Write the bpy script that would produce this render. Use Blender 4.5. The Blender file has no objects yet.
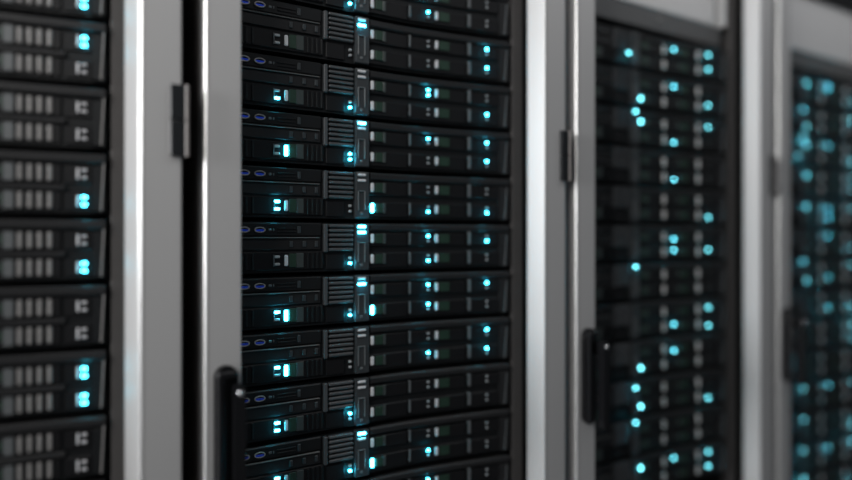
import bpy, bmesh, math
from mathutils import Vector, Matrix

# ------------------------------------------------------------------ camera
C = bpy.context.scene.collection
CAM_Z = 1.20
PITCH = 0.693            # width of one cabinet, door gap included
cam_d = bpy.data.cameras.new('camera')
cam = bpy.data.objects.new('camera', cam_d); C.objects.link(cam)
cam.location = (0.0, -0.9565, CAM_Z)
cam.rotation_euler = (math.radians(90), 0, math.radians(-30))
cam_d.sensor_width = 36.0
cam_d.lens = 600.0 / 852.0 * 36.0
cam_d.shift_y = -2.0 / 852.0
cam_d.clip_start = 0.02
cam_d.dof.use_dof = True
cam_d.dof.focus_distance = 0.975
cam_d.dof.aperture_fstop = 0.55
bpy.context.scene.camera = cam

# ------------------------------------------------------------------ light
scene = bpy.context.scene
scene.view_settings.view_transform = 'Standard'
scene.view_settings.look = 'None'
scene.view_settings.gamma = 1.0
scene.view_settings.exposure = 0.0
scene.view_settings.use_curve_mapping = False
w = bpy.data.worlds.new('world'); scene.world = w
w.use_nodes = True
w.node_tree.nodes['Background'].inputs[0].default_value = (0.80, 0.90, 1.0, 1)
w.node_tree.nodes['Background'].inputs[1].default_value = 0.07

def area(name, loc, target, sx, sy, power, col):
    d = bpy.data.lights.new(name, 'AREA'); d.shape = 'RECTANGLE'
    d.size = sx; d.size_y = sy; d.energy = power; d.color = col
    o = bpy.data.objects.new(name, d); C.objects.link(o)
    o.location = loc
    o.rotation_euler = (Vector(target) - Vector(loc)).to_track_quat('-Z', 'Y').to_euler()
    return o
area('aisle_end_light', (-9.0, -0.85, 2.4), (1.2, -0.05, 1.25), 1.4, 3.4, 620, (0.97, 0.98, 1.0))
area('fill_light_left', (-1.0, -0.95, 2.1), (0.0, 0, 1.3), 0.7, 0.9, 15.5, (1.0, 0.98, 0.96))  # unseen fill lamp, added to brighten the nearest door fronts
area('panel_fill_light', (1.3, -0.60, 2.38), (1.3, -0.05, 1.8), 2.4, 0.15, 5.2, (0.98, 0.98, 1.0))  # unseen strip lamp, added to lift the pale blanking panels

# ------------------------------------------------------------------ materials
def mat(name, col, rough=0.5, metal=0.0, emit=None, strength=0.0, bump=0.0, scale=200.0, vary=0.0, spec=0.5):
    m = bpy.data.materials.new(name); m.use_nodes = True
    nt = m.node_tree; b = nt.nodes['Principled BSDF']
    b.inputs['Base Color'].default_value = (*col, 1)
    b.inputs['Roughness'].default_value = rough
    b.inputs['Metallic'].default_value = metal
    b.inputs['Specular IOR Level'].default_value = spec
    if emit:
        b.inputs['Emission Color'].default_value = (*emit, 1)
        b.inputs['Emission Strength'].default_value = strength
    if bump or vary:
        tc = nt.nodes.new('ShaderNodeTexCoord')
        nz = nt.nodes.new('ShaderNodeTexNoise'); nz.inputs['Scale'].default_value = scale
        nz.inputs['Detail'].default_value = 3
        nt.links.new(tc.outputs['Object'], nz.inputs['Vector'])
        if bump:
            bp = nt.nodes.new('ShaderNodeBump'); bp.inputs['Strength'].default_value = bump
            bp.inputs['Distance'].default_value = 0.001
            nt.links.new(nz.outputs['Fac'], bp.inputs['Height'])
            nt.links.new(bp.outputs['Normal'], b.inputs['Normal'])
        if vary:
            mx = nt.nodes.new('ShaderNodeMix'); mx.data_type = 'RGBA'
            mx.inputs[6].default_value = (*[c * (1 - vary) for c in col], 1)
            mx.inputs[7].default_value = (*[min(1, c * (1 + vary)) for c in col], 1)
            nt.links.new(nz.outputs['Fac'], mx.inputs[0])
            nt.links.new(mx.outputs[2], b.inputs['Base Color'])
    return m
M = {
 'frame': mat('grey_powder_coat', (0.54, 0.535, 0.53), 0.40, 0.10, bump=0.03, scale=500, vary=0.03),
 'fascia': mat('pale_grey_steel', (0.74, 0.73, 0.72), 0.5, 0.0, vary=0.03, scale=60),
 'fascia_dark': mat('mid_grey_steel', (0.14, 0.14, 0.14), 0.5, 0.0, vary=0.05, scale=60),
 'shell': mat('charcoal_steel', (0.045, 0.042, 0.040), 0.45, 0.0, vary=0.1, scale=60),
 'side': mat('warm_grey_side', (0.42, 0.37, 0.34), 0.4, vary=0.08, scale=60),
 'rail': mat('dark_grey_rail', (0.13, 0.122, 0.118), 0.5, 0.0, vary=0.08, scale=80),
 'inner': mat('black_steel', (0.012, 0.012, 0.013), 0.6),
 'plastic': mat('black_plastic', (0.007, 0.007, 0.008), 0.24, bump=0.05, scale=900),
 'hinge': mat('hinge_black', (0.016, 0.018, 0.020), 0.35),
 'hinge_edge': mat('hinge_edge_grey', (0.22, 0.20, 0.19), 0.4),
 'edge': mat('edge_highlight_metal', (0.93, 0.92, 0.90), 0.36, 0.85),  # bright metal for the highlight strips added on the door edges
 'chrome': mat('chrome', (0.8, 0.8, 0.8), 0.2, 1.0),
 'body': mat('server_black', (0.010, 0.010, 0.011), 0.5, vary=0.15, scale=120, spec=0.3),
 'lip': mat('server_lip', (0.024, 0.024, 0.025), 0.42, vary=0.1, scale=150, spec=0.3),
 'bezel': mat('server_bezel', (0.013, 0.014, 0.015), 0.42, vary=0.1, scale=150, spec=0.3),
 'panel': mat('status_panel', (0.050, 0.056, 0.060), 0.38),
 'tray': mat('drive_tray', (0.010, 0.010, 0.011), 0.45, vary=0.1, scale=200, spec=0.3),
 'handle_grey': mat('dim_grey_handle', (0.15, 0.16, 0.165), 0.4),
 'bar': mat('light_grey_bar', (0.80, 0.80, 0.82), 0.4),
 'pale_bar': mat('pale_bar', (0.88, 0.86, 0.84), 0.4),
 'vent_bar': mat('vent_bar', (0.34, 0.33, 0.32), 0.4),
 'green': mat('drive_label_green', (0.020, 0.050, 0.032), 0.5, vary=0.3, scale=300),
 'smoke': mat('drive_label_smoke', (0.060, 0.072, 0.070), 0.4),
 'trim': mat('thin_trim', (0.16, 0.155, 0.15), 0.3),
 'louver': mat('louver', (0.085, 0.088, 0.092), 0.38),
 'usb': mat('port_shell', (0.80, 0.74, 0.70), 0.3, 0.5),
 'blue': mat('port_blue', (0.02, 0.10, 1.0), 0.4),
 'led_off': mat('led_off', (0.50, 0.52, 0.53), 0.35),
 'wall': mat('painted_wall', (0.45, 0.45, 0.45), 0.7, vary=0.04, scale=6),
 'floor': mat('floor_vinyl', (0.20, 0.20, 0.21), 0.35, vary=0.1, scale=4),
}
for nm, s in (('led_hot', 45.0), ('led_near', 20.0), ('led_far', 13.0), ('led_dim', 5.0)):
    M[nm] = mat(nm, (0.1, 0.4, 0.5), 0.3, emit={'led_hot': (0.036, 0.56, 0.80), 'led_near': (0.05, 0.60, 0.80), 'led_far': (0.14, 0.60, 0.68), 'led_dim': (0.17, 0.54, 0.60)}[nm], strength=s)

# ------------------------------------------------------------------ helpers
def box(bm, x0, x1, y0, y1, z0, z1, bev=0.0, seg=1):
    r = bmesh.ops.create_cube(bm, size=1.0)
    vs = r['verts']
    for v in vs:
        v.co = Vector(((x0 + x1) / 2 + v.co.x * (x1 - x0), (y0 + y1) / 2 + v.co.y * (y1 - y0), (z0 + z1) / 2 + v.co.z * (z1 - z0)))
    if bev:
        es = {e for v in vs for e in v.link_edges}
        bmesh.ops.bevel(bm, geom=list(es), offset=bev, segments=seg, affect='EDGES', profile=0.5)

def prism(bm, pts, a0, a1, axis='z', bev=0.0, seg=2):
    """pts: outline; extruded from a0 to a1 along the axis (z: pts are x,y; y: pts are x,z; x: pts are y,z)."""
    def P(p, a):
        if axis == 'z': return (p[0], p[1], a)
        if axis == 'y': return (p[0], a, p[1])
        return (a, p[0], p[1])
    lo = [bm.verts.new(P(p, a0)) for p in pts]
    hi = [bm.verts.new(P(p, a1)) for p in pts]
    n = len(pts)
    fs = [bm.faces.new(lo), bm.faces.new(hi)]
    for i in range(n):
        fs.append(bm.faces.new((lo[i], lo[(i + 1) % n], hi[(i + 1) % n], hi[i])))
    bmesh.ops.recalc_face_normals(bm, faces=fs)
    if bev:
        es = [e for e in {e for f in fs for e in f.edges} if {e.verts[0] in lo, e.verts[1] in lo} == {True, False}]
        bmesh.ops.bevel(bm, geom=es, offset=bev, segments=seg, affect='EDGES', profile=0.5)

def bow(u):
    """how far the server's face stands out towards the aisle at u along its width"""
    return 0.0 if u <= 0.5 else 0.028 * ((u - 0.5) / 0.222) ** 1.3

def slab(bm, u0, u1, z0, z1, out, back=0.012, round_z=0.0):
    """a strip of bezel that follows the bowed face, standing OUT in front of it"""
    n = max(2, int((u1 - u0) / 0.012) + 1)
    us = [u0 + (u1 - u0) * i / n for i in range(n + 1)]
    pts = [(u, -bow(u) - out) for u in us] + [(u1, back), (u0, back)]
    if not round_z:
        prism(bm, pts, z0, z1)
    else:
        r = round_z
        rings = [(z0, r), (z0 + r, 0), (z1 - r, 0), (z1, r)]
        rows = []
        for z, ins in rings:
            rows.append([bm.verts.new((u, -bow(u) - out + ins, z)) for u in us] + [bm.verts.new((u1, back, z)), bm.verts.new((u0, back, z))])
        fs = [bm.faces.new(rows[0]), bm.faces.new(rows[-1])]
        k = len(rows[0])
        for a, b in zip(rows, rows[1:]):
            for i in range(k):
                fs.append(bm.faces.new((a[i], a[(i + 1) % k], b[(i + 1) % k], b[i])))
        bmesh.ops.recalc_face_normals(bm, faces=fs)

def pill(bm, u, z, wd, ht, out, y_in=None):
    """a small rounded lamp or bar standing proud of the face"""
    y1 = -bow(u) + 0.002 if y_in is None else y_in
    y0 = -bow(u) - out
    box(bm, u - wd / 2, u + wd / 2, y0, y1, z - ht / 2, z + ht / 2, bev=min(wd, ht, out) * 0.35, seg=2)

def mesh(name, f, m):
    bm = bmesh.new(); f(bm)
    me = bpy.data.meshes.new(name); bm.to_mesh(me); bm.free()
    me.materials.append(M[m])
    return me

def obj(name, me, parent=None, loc=None):
    o = bpy.data.objects.new(name, me); C.objects.link(o)
    if parent is not None: o.parent = parent
    if loc: o.location = loc
    return o

def part(name, f, m, parent=None, loc=None):
    return obj(name, mesh(name, f, m), parent, loc)

def thing(name, label, cat, loc, group=None):
    o = bpy.data.objects.new(name, None); C.objects.link(o); o.location = loc
    o.empty_display_size = 0.1
    o['label'] = label; o['category'] = cat
    if group: o['group'] = group
    return o

def copy_tree(o, parent=None):
    c = o.copy(); C.objects.link(c); c.parent = parent
    for ch in o.children: copy_tree(ch, c)
    return c

# ------------------------------------------------------------------ setting
fl = part('floor', lambda bm: box(bm, -3.5, 4.5, -3.0, 1.4, -0.05, 0.0), 'floor'); fl['kind'] = 'structure'
wb = part('wall_back', lambda bm: box(bm, -3.5, 4.5, 1.4, 1.5, 0.0, 3.0), 'wall'); wb['kind'] = 'structure'

# ------------------------------------------------------------------ cabinets
FRONT = -0.0875           # the door's front plane; y = 0 is the face of the servers
def make_cabinet():
    t = thing('server_cabinet', 'x', 'server cabinet', (0, 0, 0), 'grey server cabinets in the row')
    Z0, Z1 = 0.06, 1.99
    # shell
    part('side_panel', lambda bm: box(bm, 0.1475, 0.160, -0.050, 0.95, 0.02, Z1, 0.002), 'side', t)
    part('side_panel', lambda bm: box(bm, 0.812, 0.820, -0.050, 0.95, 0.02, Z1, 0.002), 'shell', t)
    part('back_panel', lambda bm: box(bm, 0.160, 0.812, 0.940, 0.95, 0.02, Z1), 'inner', t)
    part('roof_panel', lambda bm: box(bm, 0.152, 0.820, -0.050, 0.95, Z1, Z1 + 0.02, 0.002), 'shell', t)
    part('plinth', lambda bm: box(bm, 0.152, 0.820, -0.045, 0.95, 0.0, 0.058, 0.002), 'shell', t)
    # front mounting rails: a flat front face with a folded edge and a column of square holes
    def rail(x0, x1, s):
        def f(bm):
            box(bm, x0, x1, -0.0265, -0.022, 0.06, Z1, 0.0008)
            xe = x1 if s > 0 else x0
            box(bm, min(xe, xe - s * 0.003), max(xe, xe - s * 0.003), -0.022, 0.02, 0.06, Z1)
        return f
    part('mounting_rail', rail(0.730, 0.757, 1), 'rail', t)
    part('mounting_rail', rail(0.161, 0.186, -1), 'rail', t)
    part('rail_bracket', lambda bm: box(bm, 0.757, 0.812, -0.020, -0.012, 0.06, Z1), 'inner', t)
    part('side_rail', lambda bm: box(bm, 0.7250, 0.7300, 0.0, 0.62, 0.06, Z1), 'inner', t)
    part('side_rail', lambda bm: box(bm, 0.161, 0.168, 0.021, 0.62, 0.06, Z1), 'inner', t)
    # pale blanking panel over the servers, its darker sloping sill and end post
    fp = part('blanking_panel', lambda bm: box(bm, 0.190, 0.690, -0.014, 0.02, CAM_Z + 0.532, CAM_Z + 0.690, 0.004, 2), 'fascia', t)
    part('panel_sill', lambda bm: prism(bm, [(-0.006, CAM_Z + 0.4885), (0.03, CAM_Z + 0.4885), (0.03, CAM_Z + 0.5315), (-0.010, CAM_Z + 0.5315)], 0.190, 0.722, 'x'), 'fascia_dark', fp)
    part('panel_stud', lambda bm: box(bm, 0.482, 0.490, -0.014, -0.006, CAM_Z + 0.508, CAM_Z + 0.515, 0.002), 'vent_bar', fp)
    part('end_post', lambda bm: box(bm, 0.7095, 0.7225, -0.024, 0.02, CAM_Z + 0.532, CAM_Z + 0.70, 0.003, 2), 'fascia', fp)
    part('top_blank', lambda bm: box(bm, 0.190, 0.722, -0.006, 0.02, CAM_Z + 0.705, Z1, 0.002), 'fascia_dark', fp)
    # door: a frame of folded sheet with rounded edges
    door = part('door', lambda bm: None, 'frame', t)
    bm = bmesh.new()
    F = FRONT
    R = 0.0045
    def arc(cx, cy, a0, a1, rad=R, n=6):
        return [(cx + rad * math.cos(math.radians(a0 + (a1 - a0) * q / n)), cy + rad * math.sin(math.radians(a0 + (a1 - a0) * q / n))) for q in range(n + 1)]
    LX = 0.1488
    left = [(LX, F + 0.034)] + arc(LX + R, F + R, 180, 270) + arc(0.1975, F + 0.0015, 270, 360, 0.0015, 3) + [(0.199, F + 0.034)]
    prism(bm, left, Z0, Z1 + 0.01)
    right = [(0.8125, F + 0.034)] + arc(0.8110, F + 0.0015, 0, -90, 0.0015, 3) + arc(0.7650, F + 0.0050, 270, 214, 0.0050) + [(0.7455, F + 0.030), (0.7455, F + 0.034)]
    prism(bm, right, Z0, Z1 + 0.01)
    for z0, z1 in ((Z0, Z0 + 0.05), (Z1 - 0.045, Z1 + 0.01)):
        box(bm, 0.199, 0.7625, F + 0.0005, F + 0.032, z0, z1)
    bm.to_mesh(door.data); bm.free()
    # added metal strips that draw the bright highlight along two long door edges
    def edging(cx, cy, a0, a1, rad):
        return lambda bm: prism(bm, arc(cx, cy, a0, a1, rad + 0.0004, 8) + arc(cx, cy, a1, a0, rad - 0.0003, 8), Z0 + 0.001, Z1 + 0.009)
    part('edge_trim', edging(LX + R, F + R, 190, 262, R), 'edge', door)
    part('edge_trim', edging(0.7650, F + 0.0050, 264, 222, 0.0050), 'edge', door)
    # hinge: two leaves and the pin along their edge
    for zc in (CAM_Z + 0.1583, 0.30):
        hg = part('hinge', lambda bm: [box(bm, 0.7975, 0.8165, F - 0.006, F, zc + 0.0009, zc + 0.0480, 0.001),
                                       box(bm, 0.7975, 0.8165, F - 0.006, F, zc - 0.0480, zc - 0.0009, 0.001),
                                       box(bm, 0.8165, 0.8205, F - 0.004, F + 0.040, zc - 0.0475, zc + 0.0475, 0.001)], 'hinge', door)
        def pin(bm):
            for s in (1, -1):
                pts = [(0.8190 + 0.0028 * math.cos(a), F - 0.0050 + 0.0028 * math.sin(a)) for a in [i * math.tau / 12 for i in range(12)]]
                a0, a1 = sorted((zc + s * 0.0008, zc + s * 0.0485))
                prism(bm, pts, a0, a1)
        part('hinge_pin', pin, 'hinge_edge', door)
    # handle: rounded base plate, grip and swinging lever with its screw
    def capsule(x0, x1, z0, z1, n=10):
        r = (x1 - x0) / 2; xc = (x0 + x1) / 2
        return [(xc + r * math.cos(a), z1 - r + r * math.sin(a)) for a in [math.pi * i / n for i in range(n + 1)]] + \
               [(xc + r * math.cos(a), z0 + r + r * math.sin(a)) for a in [math.pi + math.pi * i / n for i in range(n + 1)]]
    zt, zb = CAM_Z - 0.1775, CAM_Z - 0.366
    part('handle_plate', lambda bm: prism(bm, capsule(0.1605, 0.1925, zb, zt), F - 0.010, F, 'y'), 'plastic', door)
    part('handle_grip', lambda bm: (box(bm, 0.1620, 0.1715, F - 0.022, F - 0.010, zb + 0.008, zt - 0.010, 0.003, 3),
                                    box(bm, 0.1625, 0.1885, F - 0.022, F - 0.010, zt - 0.016, zt - 0.006, 0.003, 3)), 'plastic', door)
    part('handle_lever', lambda bm: (prism(bm, capsule(0.1815, 0.1965, zb - 0.004, zt - 0.022), F - 0.040, F - 0.024, 'y'),
                                     box(bm, 0.1830, 0.1925, F - 0.024, F - 0.008, zt - 0.050, zt - 0.026, 0.002)), 'plastic', door)
    def scr(bm):
        v = bmesh.ops.create_uvsphere(bm, u_segments=16, v_segments=10, radius=0.0046)['verts']
        bmesh.ops.scale(bm, vec=(1, 0.7, 1), verts=v)
        bmesh.ops.translate(bm, vec=(0.1890, F - 0.0400, zt - 0.0330), verts=v)
        for f in bm.faces: f.smooth = True
    part('screw', scr, 'chrome', door)
    return t

cab0 = make_cabinet()
cabs = {}
CABL = {-1: 'grey server cabinet at the left end, only its right door frame and hinge showing',
        0: 'grey server cabinet in sharp focus, long black handle at its lower edge',
        1: 'grey server cabinet behind the sharp one, pale blanking panel on top, whole handle visible',
        2: 'most blurred grey server cabinet, far end of row, with soft teal discs of light'}
for k in (-1, 0, 1, 2):
    c = cab0 if k == 0 else copy_tree(cab0)
    c.location = (PITCH * k, 0, 0); c['label'] = CABL[k]
    cabs[k] = c

# ------------------------------------------------------------------ servers
U2 = 0.0889
def zf(fr):          # fr: fraction of the height measured down from the top
    return (1 - fr) * U2
SH = {}
def sh(key, f, m):
    k = (key, m)
    if k not in SH: SH[k] = mesh(key, f, m)
    return SH[k]

def common(t, kind):
    g = lambda nm, f, m, p=t: obj(nm, sh(kind + '_' + nm, f, m), p)
    g('chassis', lambda bm: box(bm, 0.1910, 0.7215, 0.012, 0.60, zf(.97), zf(.03), 0.001), 'body')
    g('face_plate', lambda bm: slab(bm, 0.188 if kind != 'b' else 0.188, 0.7215, zf(.965), zf(.06), 0.0), 'bezel')

LED_W = 0.0046
LAMPS = {}
for nm, e in (('led_hot', 0.006), ('led_near', 0.0022), ('led_far', 0.008), ('led_dim', 0.012)):
    L = bpy.data.lights.new('led_light', 'POINT'); LAMPS[nm] = L
    L.energy = e; L.color = (0.03, 0.62, 0.85); L.shadow_soft_size = 0.0015
LAMP_POS = {'led_au': (0.2770, .675, 0.014), 'led_al': (0.2770, .810, 0.014), 'led_v': (0.2918, .745, 0.014), 'led_pu': (0.4225, .115, 0.018), 'led_pl': (0.4225, .225, 0.018),
            'led_cu': (0.4035, .715, 0.013), 'led_cl': (0.4035, .820, 0.013), 'r0_bar1': (0.4440, .345, 0.014), 'r1_bar1': (0.4440, .745, 0.014)}
for q, fb in ((0, .345), (1, .745)):
    for e, d in (('u', -.052), ('l', .052)):
        LAMP_POS['r%d_e%s' % (q, e)] = (0.5540, fb + d, 0.014)
        LAMP_POS['r%d_g%s' % (q, e)] = (0.6740, fb + d, bow(0.674) + 0.014)
for q, fb in ((0, .365), (1, .775)):
    for e, d in (('u', -.055), ('l', .055)):
        LAMP_POS['b_r%d_g%s' % (q, e)] = (0.6960, fb + d, bow(0.696) + 0.014)
def glow(key, m, parent):
    if m in LAMPS and key in LAMP_POS:
        u, fr, y = LAMP_POS[key]
        o = bpy.data.objects.new('led_light', LAMPS[m]); C.objects.link(o)
        o.parent = parent; o.location = (u, -y, zf(fr))
def server_a(t, st, hot, far):
    """two-unit server: control panel on the left, status column, then two rows of drive trays"""
    common(t, 'a')
    def g(nm, key, f, m, p=t):
        glow(key, m, t)
        return obj(nm, sh(('f_' if far else 'a_') + key, f, m), p)
    off, bar = ('smoke', 'smoke') if far else ('led_off', 'bar')
    g('top_lip', 'lip', lambda bm: slab(bm, 0.4400, 0.7215, zf(.205), zf(.055), 0.006, round_z=0.003), 'lip')
    g('ear', 'ear', lambda bm: (slab(bm, 0.7010, 0.7215, zf(.955), zf(.215), 0.004, round_z=0.003)), 'lip')
    g('ear_edge', 'ear_edge', lambda bm: prism(bm, [(0.7105, zf(.93)), (0.7120, zf(.93)), (0.7175, zf(.26)), (0.7160, zf(.26))], -bow(.716) - 0.0052, -bow(.716) - 0.002, 'y'), 'handle_grey')
    # port strip
    ps = g('port_strip', 'ports', lambda bm: slab(bm, 0.188, 0.3500, zf(.305), zf(.055), 0.004, round_z=0.002), 'bezel')
    for i, u in enumerate((0.2245, 0.2490)):
        def ring(bm, u=u):
            n = 20; a = []; zc = zf(.187)
            outer = [(u + 0.0086 * math.cos(q), zc + 0.0044 * math.sin(q)) for q in [math.tau * j / n for j in range(n)]]
            inn = [(u + 0.0074 * math.cos(q), zc + 0.0033 * math.sin(q)) for q in [math.tau * j / n for j in range(n)]]
            vo = [bm.verts.new((p[0], -0.0065, p[1])) for p in outer]; vi = [bm.verts.new((p[0], -0.0065, p[1])) for p in inn]
            vb = [bm.verts.new((p[0], -0.0038, p[1])) for p in outer]; vc = [bm.verts.new((p[0], -0.0038, p[1])) for p in inn]
            for j in range(n):
                k = (j + 1) % n
                bm.faces.new((vo[j], vo[k], vi[k], vi[j])); bm.faces.new((vb[j], vb[k], vo[k], vo[j])); bm.faces.new((vi[j], vi[k], vc[k], vc[j]))
            bmesh.ops.recalc_face_normals(bm, faces=bm.faces)
        pr = g('port', 'port%d' % i, ring, 'usb', ps)
        g('port_tongue', 'tongue%d' % i, lambda bm, u=u: box(bm, u - 0.0068, u + 0.0068, -0.0060, -0.0036, zf(.187) - 0.0026, zf(.187) + 0.0004, 0.0003), 'blue', ps)
    g('jack', 'jack', lambda bm: (box(bm, 0.2630, 0.2680, -0.0048, -0.003, zf(.21), zf(.165), 0.0008), box(bm, 0.2700, 0.2720, -0.0048, -0.003, zf(.21), zf(.165), 0.0005)), 'handle_grey', ps)
    g('card_slot', 'slot', lambda bm: (box(bm, 0.277, 0.308, -0.0052, -0.003, zf(.175), zf(.15), 0.0005), box(bm, 0.277, 0.308, -0.0052, -0.003, zf(.235), zf(.21), 0.0005)), 'tray', ps)
    g('slot_latch', 'latch', lambda bm: box(bm, 0.310, 0.3155, -0.0058, -0.003, zf(.25), zf(.12), 0.0008), 'panel', ps)
    g('trim_line', 'trim', lambda bm: box(bm, 0.188, 0.3480, -0.0060, -0.001, zf(.338), zf(.322), 0.0004), 'trim')
    bp = g('button_strip', 'buttons', lambda bm: box(bm, 0.188, 0.3500, -0.0035, 0.004, zf(.55), zf(.345), 0.001), 'lip')
    for i, u in enumerate((0.2995, 0.3215, 0.3425)):
        g('button', 'btn%d' % i, lambda bm, u=u: box(bm, u - 0.0028, u + 0.0028, -0.0058, -0.003, zf(.50), zf(.39), 0.0008), 'panel', bp)
    # media bay
    bay = g('media_bay', 'bay', lambda bm: (box(bm, 0.205, 0.3560, -0.0030, 0.004, zf(.92), zf(.585), 0.0015)), 'tray')
    g('bay_grille', 'ribs', lambda bm: [box(bm, u, u + 0.0035, -0.0050, -0.002, zf(.90), zf(.61), 0.0006) for u in (0.3265, 0.3345, 0.3425, 0.3505)], 'bezel', bay)
    g('bay_grille', 'ribs_l', lambda bm: [box(bm, u, u + 0.0035, -0.0050, -0.002, zf(.90), zf(.61), 0.0006) for u in (0.226, 0.236)], 'bezel', bay)
    g('bay_bar', 'bay_bar', lambda bm: pill(bm, 0.2715, zf(.745), 0.0020, 0.0185, 0.0050, 0.0), 'handle_grey', bay)
    s = st.get('a', '')
    for key, dz, on in (('u', .675, s in ('u', 'b')), ('l', .810, s in ('l', 'b'))):
        g('status_light', 'led_a' + key, lambda bm, dz=dz: pill(bm, 0.2770, zf(dz), 0.0090, 0.0044, 0.0055, 0.0), hot if on else off, bay)
    g('activity_light', 'led_v', lambda bm: pill(bm, 0.2918, zf(.745), 0.0062, 0.0180, 0.0055, 0.0), hot if st.get('v') else bar, bay)
    g('bay_label', 'bay_label', lambda bm: box(bm, 0.2965, 0.3085, -0.0045, -0.001, zf(.87), zf(.62), 0.0008), 'green', bay)
    g('bay_window', 'bay_win', lambda bm: box(bm, 0.3085, 0.3210, -0.0045, -0.001, zf(.88), zf(.61), 0.0008), 'smoke', bay)
    # grille
    gr = g('grille', 'grille', lambda bm: [box(bm, 0.3640, 0.4080, -0.0070, 0.002, zf(f0 + .055), zf(f0), 0.0012) for f0 in (.075, .165, .255, .345, .435, .525)], 'louver')
    g('grille_post', 'post', lambda bm: box(bm, 0.3550, 0.3615, -0.0075, 0.002, zf(.60), zf(.07), 0.0012), 'louver', gr)
    g('vent_block', 'vent', lambda bm: box(bm, 0.3600, 0.3930, -0.0030, 0.003, zf(.93), zf(.64), 0.001), 'tray')
    # status column
    sp = g('status_panel', 'status', lambda bm: box(bm, 0.4110, 0.4370, -0.0080, 0.003, zf(.955), zf(.055), 0.002, 2), 'panel')
    s = st.get('p', '')
    for key, dz, on in (('u', .115, s in ('u', 'b')), ('l', .225, s in ('l', 'b'))):
        g('power_light', 'led_p' + key, lambda bm, dz=dz: pill(bm, 0.4225, zf(dz), 0.0080 if far else 0.0150, 0.0044, 0.0105, -0.006), hot if on else bar, sp)
    g('pull_tab', 'tab', lambda bm: (box(bm, 0.4150, 0.4170, -0.0105, -0.007, zf(.80), zf(.42), 0.0005), box(bm, 0.4270, 0.4290, -0.0105, -0.007, zf(.80), zf(.42), 0.0005),
                                     box(bm, 0.4150, 0.4290, -0.0105, -0.007, zf(.44), zf(.42), 0.0005), box(bm, 0.4195, 0.4245, -0.0098, -0.007, zf(.88), zf(.83), 0.0008)), 'handle_grey', sp)
    s = st.get('c', '')
    for key, dz, on in (('u', .715, s in ('u', 'b')), ('l', .820, s in ('l', 'b'))):
        g('network_light', 'led_c' + key, lambda bm, dz=dz: pill(bm, 0.4070 if far else 0.4035, zf(dz + (-.10 if far else 0)), 0.0052, 0.0042, 0.0045, 0.001), hot if on else off)
    # drive rows
    for r, (f0, f1, fb) in enumerate(((.235, .500, .345), (.625, .925, .745))):
        k = 'r%d_' % r
        t1 = g('drive_tray', k + 't1', lambda bm: slab(bm, 0.4390, 0.5125, zf(f1), zf(f0), 0.004, round_z=0.0015), 'tray')
        g('latch_light', k + 'bar1', lambda bm: pill(bm, 0.4440, zf(fb), *((0.0060, 0.0085) if far else (0.0066, 0.0160)), 0.0070), hot if st.get('d%d' % (r + 1)) else bar, t1)
        g('drive_label', k + 'lab1', lambda bm: box(bm, 0.4500, 0.4640, -0.0060, -0.002, zf(fb + .09), zf(fb - .09), 0.0006), 'green', t1)
        g('tray_lip', k + 'lip1', lambda bm: box(bm, 0.4645, 0.4700, -0.0060, -0.002, zf(fb + .10), zf(fb - .10), 0.0006), 'smoke', t1)
        t2 = g('drive_tray', k + 't2', lambda bm: slab(bm, 0.5150, 0.6240 if far else 0.6300, zf(f1), zf(f0), 0.004, round_z=0.0015), 'tray')
        g('tray_handle', k + 'h2', lambda bm: pill(bm, *((0.5230, zf(fb), 0.0085, 0.0200, 0.0068) if far else (0.5175, zf(fb), 0.0035, 0.0215, 0.0068))), 'pale_bar' if far else 'handle_grey', t2)
        s = st.get('e%d' % (r + 1), '')
        for key, dz, on in (('u', fb - .052, s in ('u', 'b')), ('l', fb + .052, s in ('l', 'b'))):
            g('drive_light', k + 'e' + key, lambda bm, dz=dz: pill(bm, 0.5540, zf(dz), 0.0056 if far else 0.0048, 0.0042 if far else 0.0038, 0.0068), hot if on else off, t2)
        g('latch_light', k + 'bar2', lambda bm: pill(bm, 0.5710, zf(fb), 0.0062, 0.0155, 0.0070), bar, t2)
        g('drive_label', k + 'lab2', lambda bm: slab(bm, 0.5765, 0.5960, zf(fb + .09), zf(fb - .09), 0.0058), 'green', t2)
        t3 = g('end_module', k + 't3', lambda bm: slab(bm, 0.6265 if far else 0.6325, 0.6990, zf(f1), zf(f0), 0.004, round_z=0.0015), 'tray')
        g('tray_handle', k + 'h3', lambda bm: pill(bm, *((0.6320, zf(fb), 0.0090, 0.0210, 0.0068) if far else (0.6375, zf(fb - .005), 0.0062, 0.0245, 0.0068))), 'pale_bar' if far else 'handle_grey', t3)
        s = st.get('g%d' % (r + 1), '')
        for key, dz, on in (('u', fb - .052, s in ('u', 'b')), ('l', fb + .052, s in ('l', 'b'))):
            g('drive_light', k + 'g' + key, lambda bm, dz=dz: pill(bm, 0.6640 if far else 0.6740, zf(dz), 0.0058 if far else 0.0046, 0.0042 if far else 0.0038, 0.0068), hot if on else ('smoke' if far else 'led_off'), t3)

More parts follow.
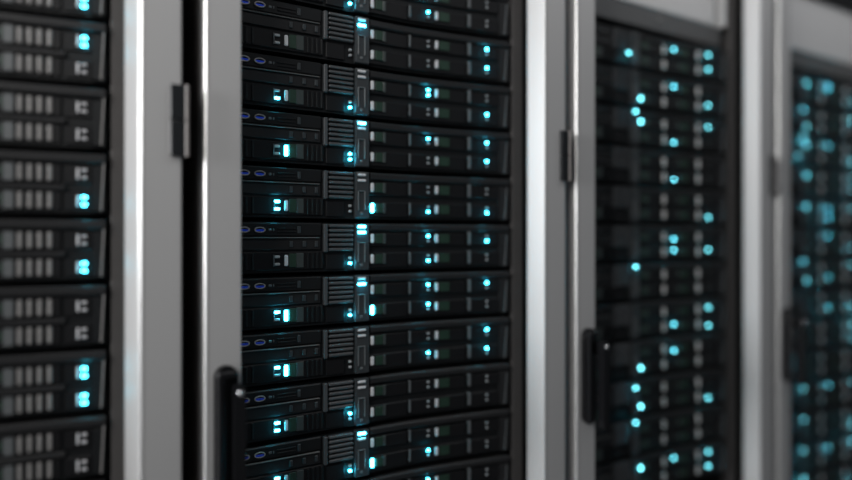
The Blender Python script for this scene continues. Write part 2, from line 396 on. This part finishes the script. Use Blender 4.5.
def server_b(t, st, hot):
    """two-unit server: two rows of wide drive trays with ribbed vents, lights near the right ear"""
    common(t, 'b')
    def g(nm, key, f, m, p=t):
        glow('b_' + key, m, t)
        return obj(nm, sh('b_' + key, f, m), p)
    g('top_lip', 'lip', lambda bm: slab(bm, 0.1880, 0.7215, zf(.205), zf(.055), 0.007, round_z=0.003), 'lip')
    g('middle_lip', 'midlip', lambda bm: slab(bm, 0.1880, 0.6740, zf(.625), zf(.535), 0.006, round_z=0.002), 'lip')
    g('ear', 'ear', lambda bm: slab(bm, 0.7060, 0.7215, zf(.955), zf(.215), 0.004, round_z=0.003), 'bezel')
    g('ear_edge', 'ear_edge', lambda bm: prism(bm, [(0.7150, zf(.92)), (0.7172, zf(.92)), (0.7205, zf(.20)), (0.7183, zf(.20))], -bow(.718) - 0.0060, -bow(.718) - 0.002, 'y'), 'vent_bar')
    for r, (f0, f1, fb) in enumerate(((.225, .520, .365), (.640, .930, .775))):
        k = 'r%d_' % r
        for c, u0 in enumerate((0.5760, 0.4800, 0.3840, 0.2880, 0.1920)):
            tr = g('drive_tray', k + 't%d' % c, lambda bm: slab(bm, u0, u0 + 0.0930, zf(f1), zf(f0), 0.003, round_z=0.0015), 'tray')
            g('tray_grip', k + 'w%d' % c, lambda bm: slab(bm, u0 + 0.0295, u0 + 0.0405, zf(fb + .125), zf(fb - .125), 0.0055), 'handle_grey', tr)
            g('vent_rib', k + 'v%d' % c, lambda bm: [pill(bm, u0 + q, zf(fb), 0.0052, 0.0215, 0.0062) for q in (0.0475, 0.0585, 0.0695, 0.0808)], 'vent_bar', tr)
            g('drive_label', k + 'l%d' % c, lambda bm: slab(bm, u0 + 0.018, u0 + 0.0285, zf(fb + .05), zf(fb - .08), 0.005), 'green', tr)
        em = g('end_module', k + 'em', lambda bm: slab(bm, 0.6745, 0.7045, zf(f1), zf(f0), 0.003, round_z=0.0015), 'tray')
        s = st.get('g%d' % (r + 1), '')
        g('light_bar', k + 'bar', lambda bm: pill(bm, 0.6890, zf(fb), 0.0032, 0.0150, 0.0062), 'bar', em)
        for key, dz, on in (('u', fb - .055, s in ('u', 'b')), ('l', fb + .055, s in ('l', 'b'))):
            g('drive_light', k + 'g' + key, lambda bm, dz=dz: pill(bm, 0.6965, zf(dz), 0.0062, 0.0038, 0.0062), hot if on else 'bar', em)

# which lights are lit: p power pair, a/v media bay, c network pair, d first trays, e second trays, g end modules
LIT0 = {5: dict(c='l', e2='u'), 4: dict(p='l', g1='u', g2='u'), 3: dict(a='l', c='l', e1='b', g2='u'),
        2: dict(p='u', v=1, c='b', e1='u', g1='u', g2='u'), 1: dict(a='b', d2=1, e2='l', g2='l'),
        0: dict(p='b', c='l', e1='u', e2='l', g1='l'), -1: dict(p='l', a='u', v=1, c='l', d2=1, e1='u', e2='u', g1='u'),
        -2: dict(a='u', v=1, e2='u', g1='u', g2='u'), -3: dict(a='b', c='u'),
        -4: dict(p='u', c='l', d2=1, e2='u', a='u'), -5: dict(e1='u', p='l')}
LIT1 = {5: dict(c='u', e1='u', g1='u', g2='u'), 4: dict(d2=1, e1='u', g2='u'), 3: dict(p='u', d1=1, e2='l', g1='u'),
        2: dict(e2='l'), 1: dict(g2='l'), 0: dict(e1='l', e2='u', g2='u'), -1: dict(p='u'), -2: dict(e2='u', g1='u', g2='l'),
        -3: dict(d2=1, e1='l'), -4: dict(p='l', d2=1, g2='l'), -5: dict(p='u'), -6: dict(e1='u', g1='u', g2='u', d1=1)}
LIT2 = {5: dict(d1=1, e1='b', g2='u'), 4: dict(p='l', d2=1, g1='b'), 3: dict(p='b', d1=1, c='l', e1='u', g2='b'), 2: dict(d1=1, g1='u', g2='u'), 1: dict(d1=1, e1='l', e2='u', g1='l'),
        0: dict(e1='u', g2='u'), -1: dict(p='u', d2=1, e2='u', g1='u'), -2: dict(e2='u', g2='b'),
        -3: dict(g1='b', g2='l'), -4: dict(p='l'), -5: dict(p='l', e1='u', g1='u'), -6: dict(p='l', g2='b'),
        -7: dict(p='l', e1='l', g1='b'), -8: dict(p='b', g2='u')}
LITB = {4: dict(g1='u', g2='b'), 3: dict(g1='b'), 2: {}, 1: dict(g2='b'), 0: dict(g2='b'), -1: {}, -2: dict(g1='b', g2='b'), -3: {}, -4: {}}
ORD = ['topmost', 'second', 'third', 'fourth', 'fifth', 'sixth', 'seventh', 'eighth', 'ninth', 'tenth', 'eleventh', 'twelfth', 'thirteenth', 'fourteenth']
def gap_z(n): return CAM_Z + (0.335 + n) * U2
SHIFT = {-1: 0.002, 0: -0.0025, 1: -0.015, 2: -0.012}
WHERE = {-1: 'leftmost cabinet', 0: 'sharply focused cabinet', 1: 'slightly blurred cabinet', 2: 'most blurred cabinet'}
for k, table in ((-1, LITB), (0, LIT0), (1, LIT1), (2, LIT2)):
    for i, n in enumerate(sorted(table, reverse=True)):
        st = table[n]
        pos = 'topmost' if i == 0 else ORD[i] + ' from top of frame'
        pos = 'lowest' if i == len(table) - 1 else pos
        lit = 'some lights cyan' if st else 'lights unlit'
        t = thing('rack_server', 'black rack server in %s, %s, %s' % (WHERE[k], pos, lit), 'server',
                  (PITCH * k + SHIFT[k], 0, gap_z(n) - U2 + (0.003 if k > 0 else 0)), 'rack servers in the ' + WHERE[k])
        if k == -1: server_b(t, st, 'led_near')
        else: server_a(t, st, {0: 'led_hot', 1: 'led_far', 2: 'led_dim'}[k], k > 0)
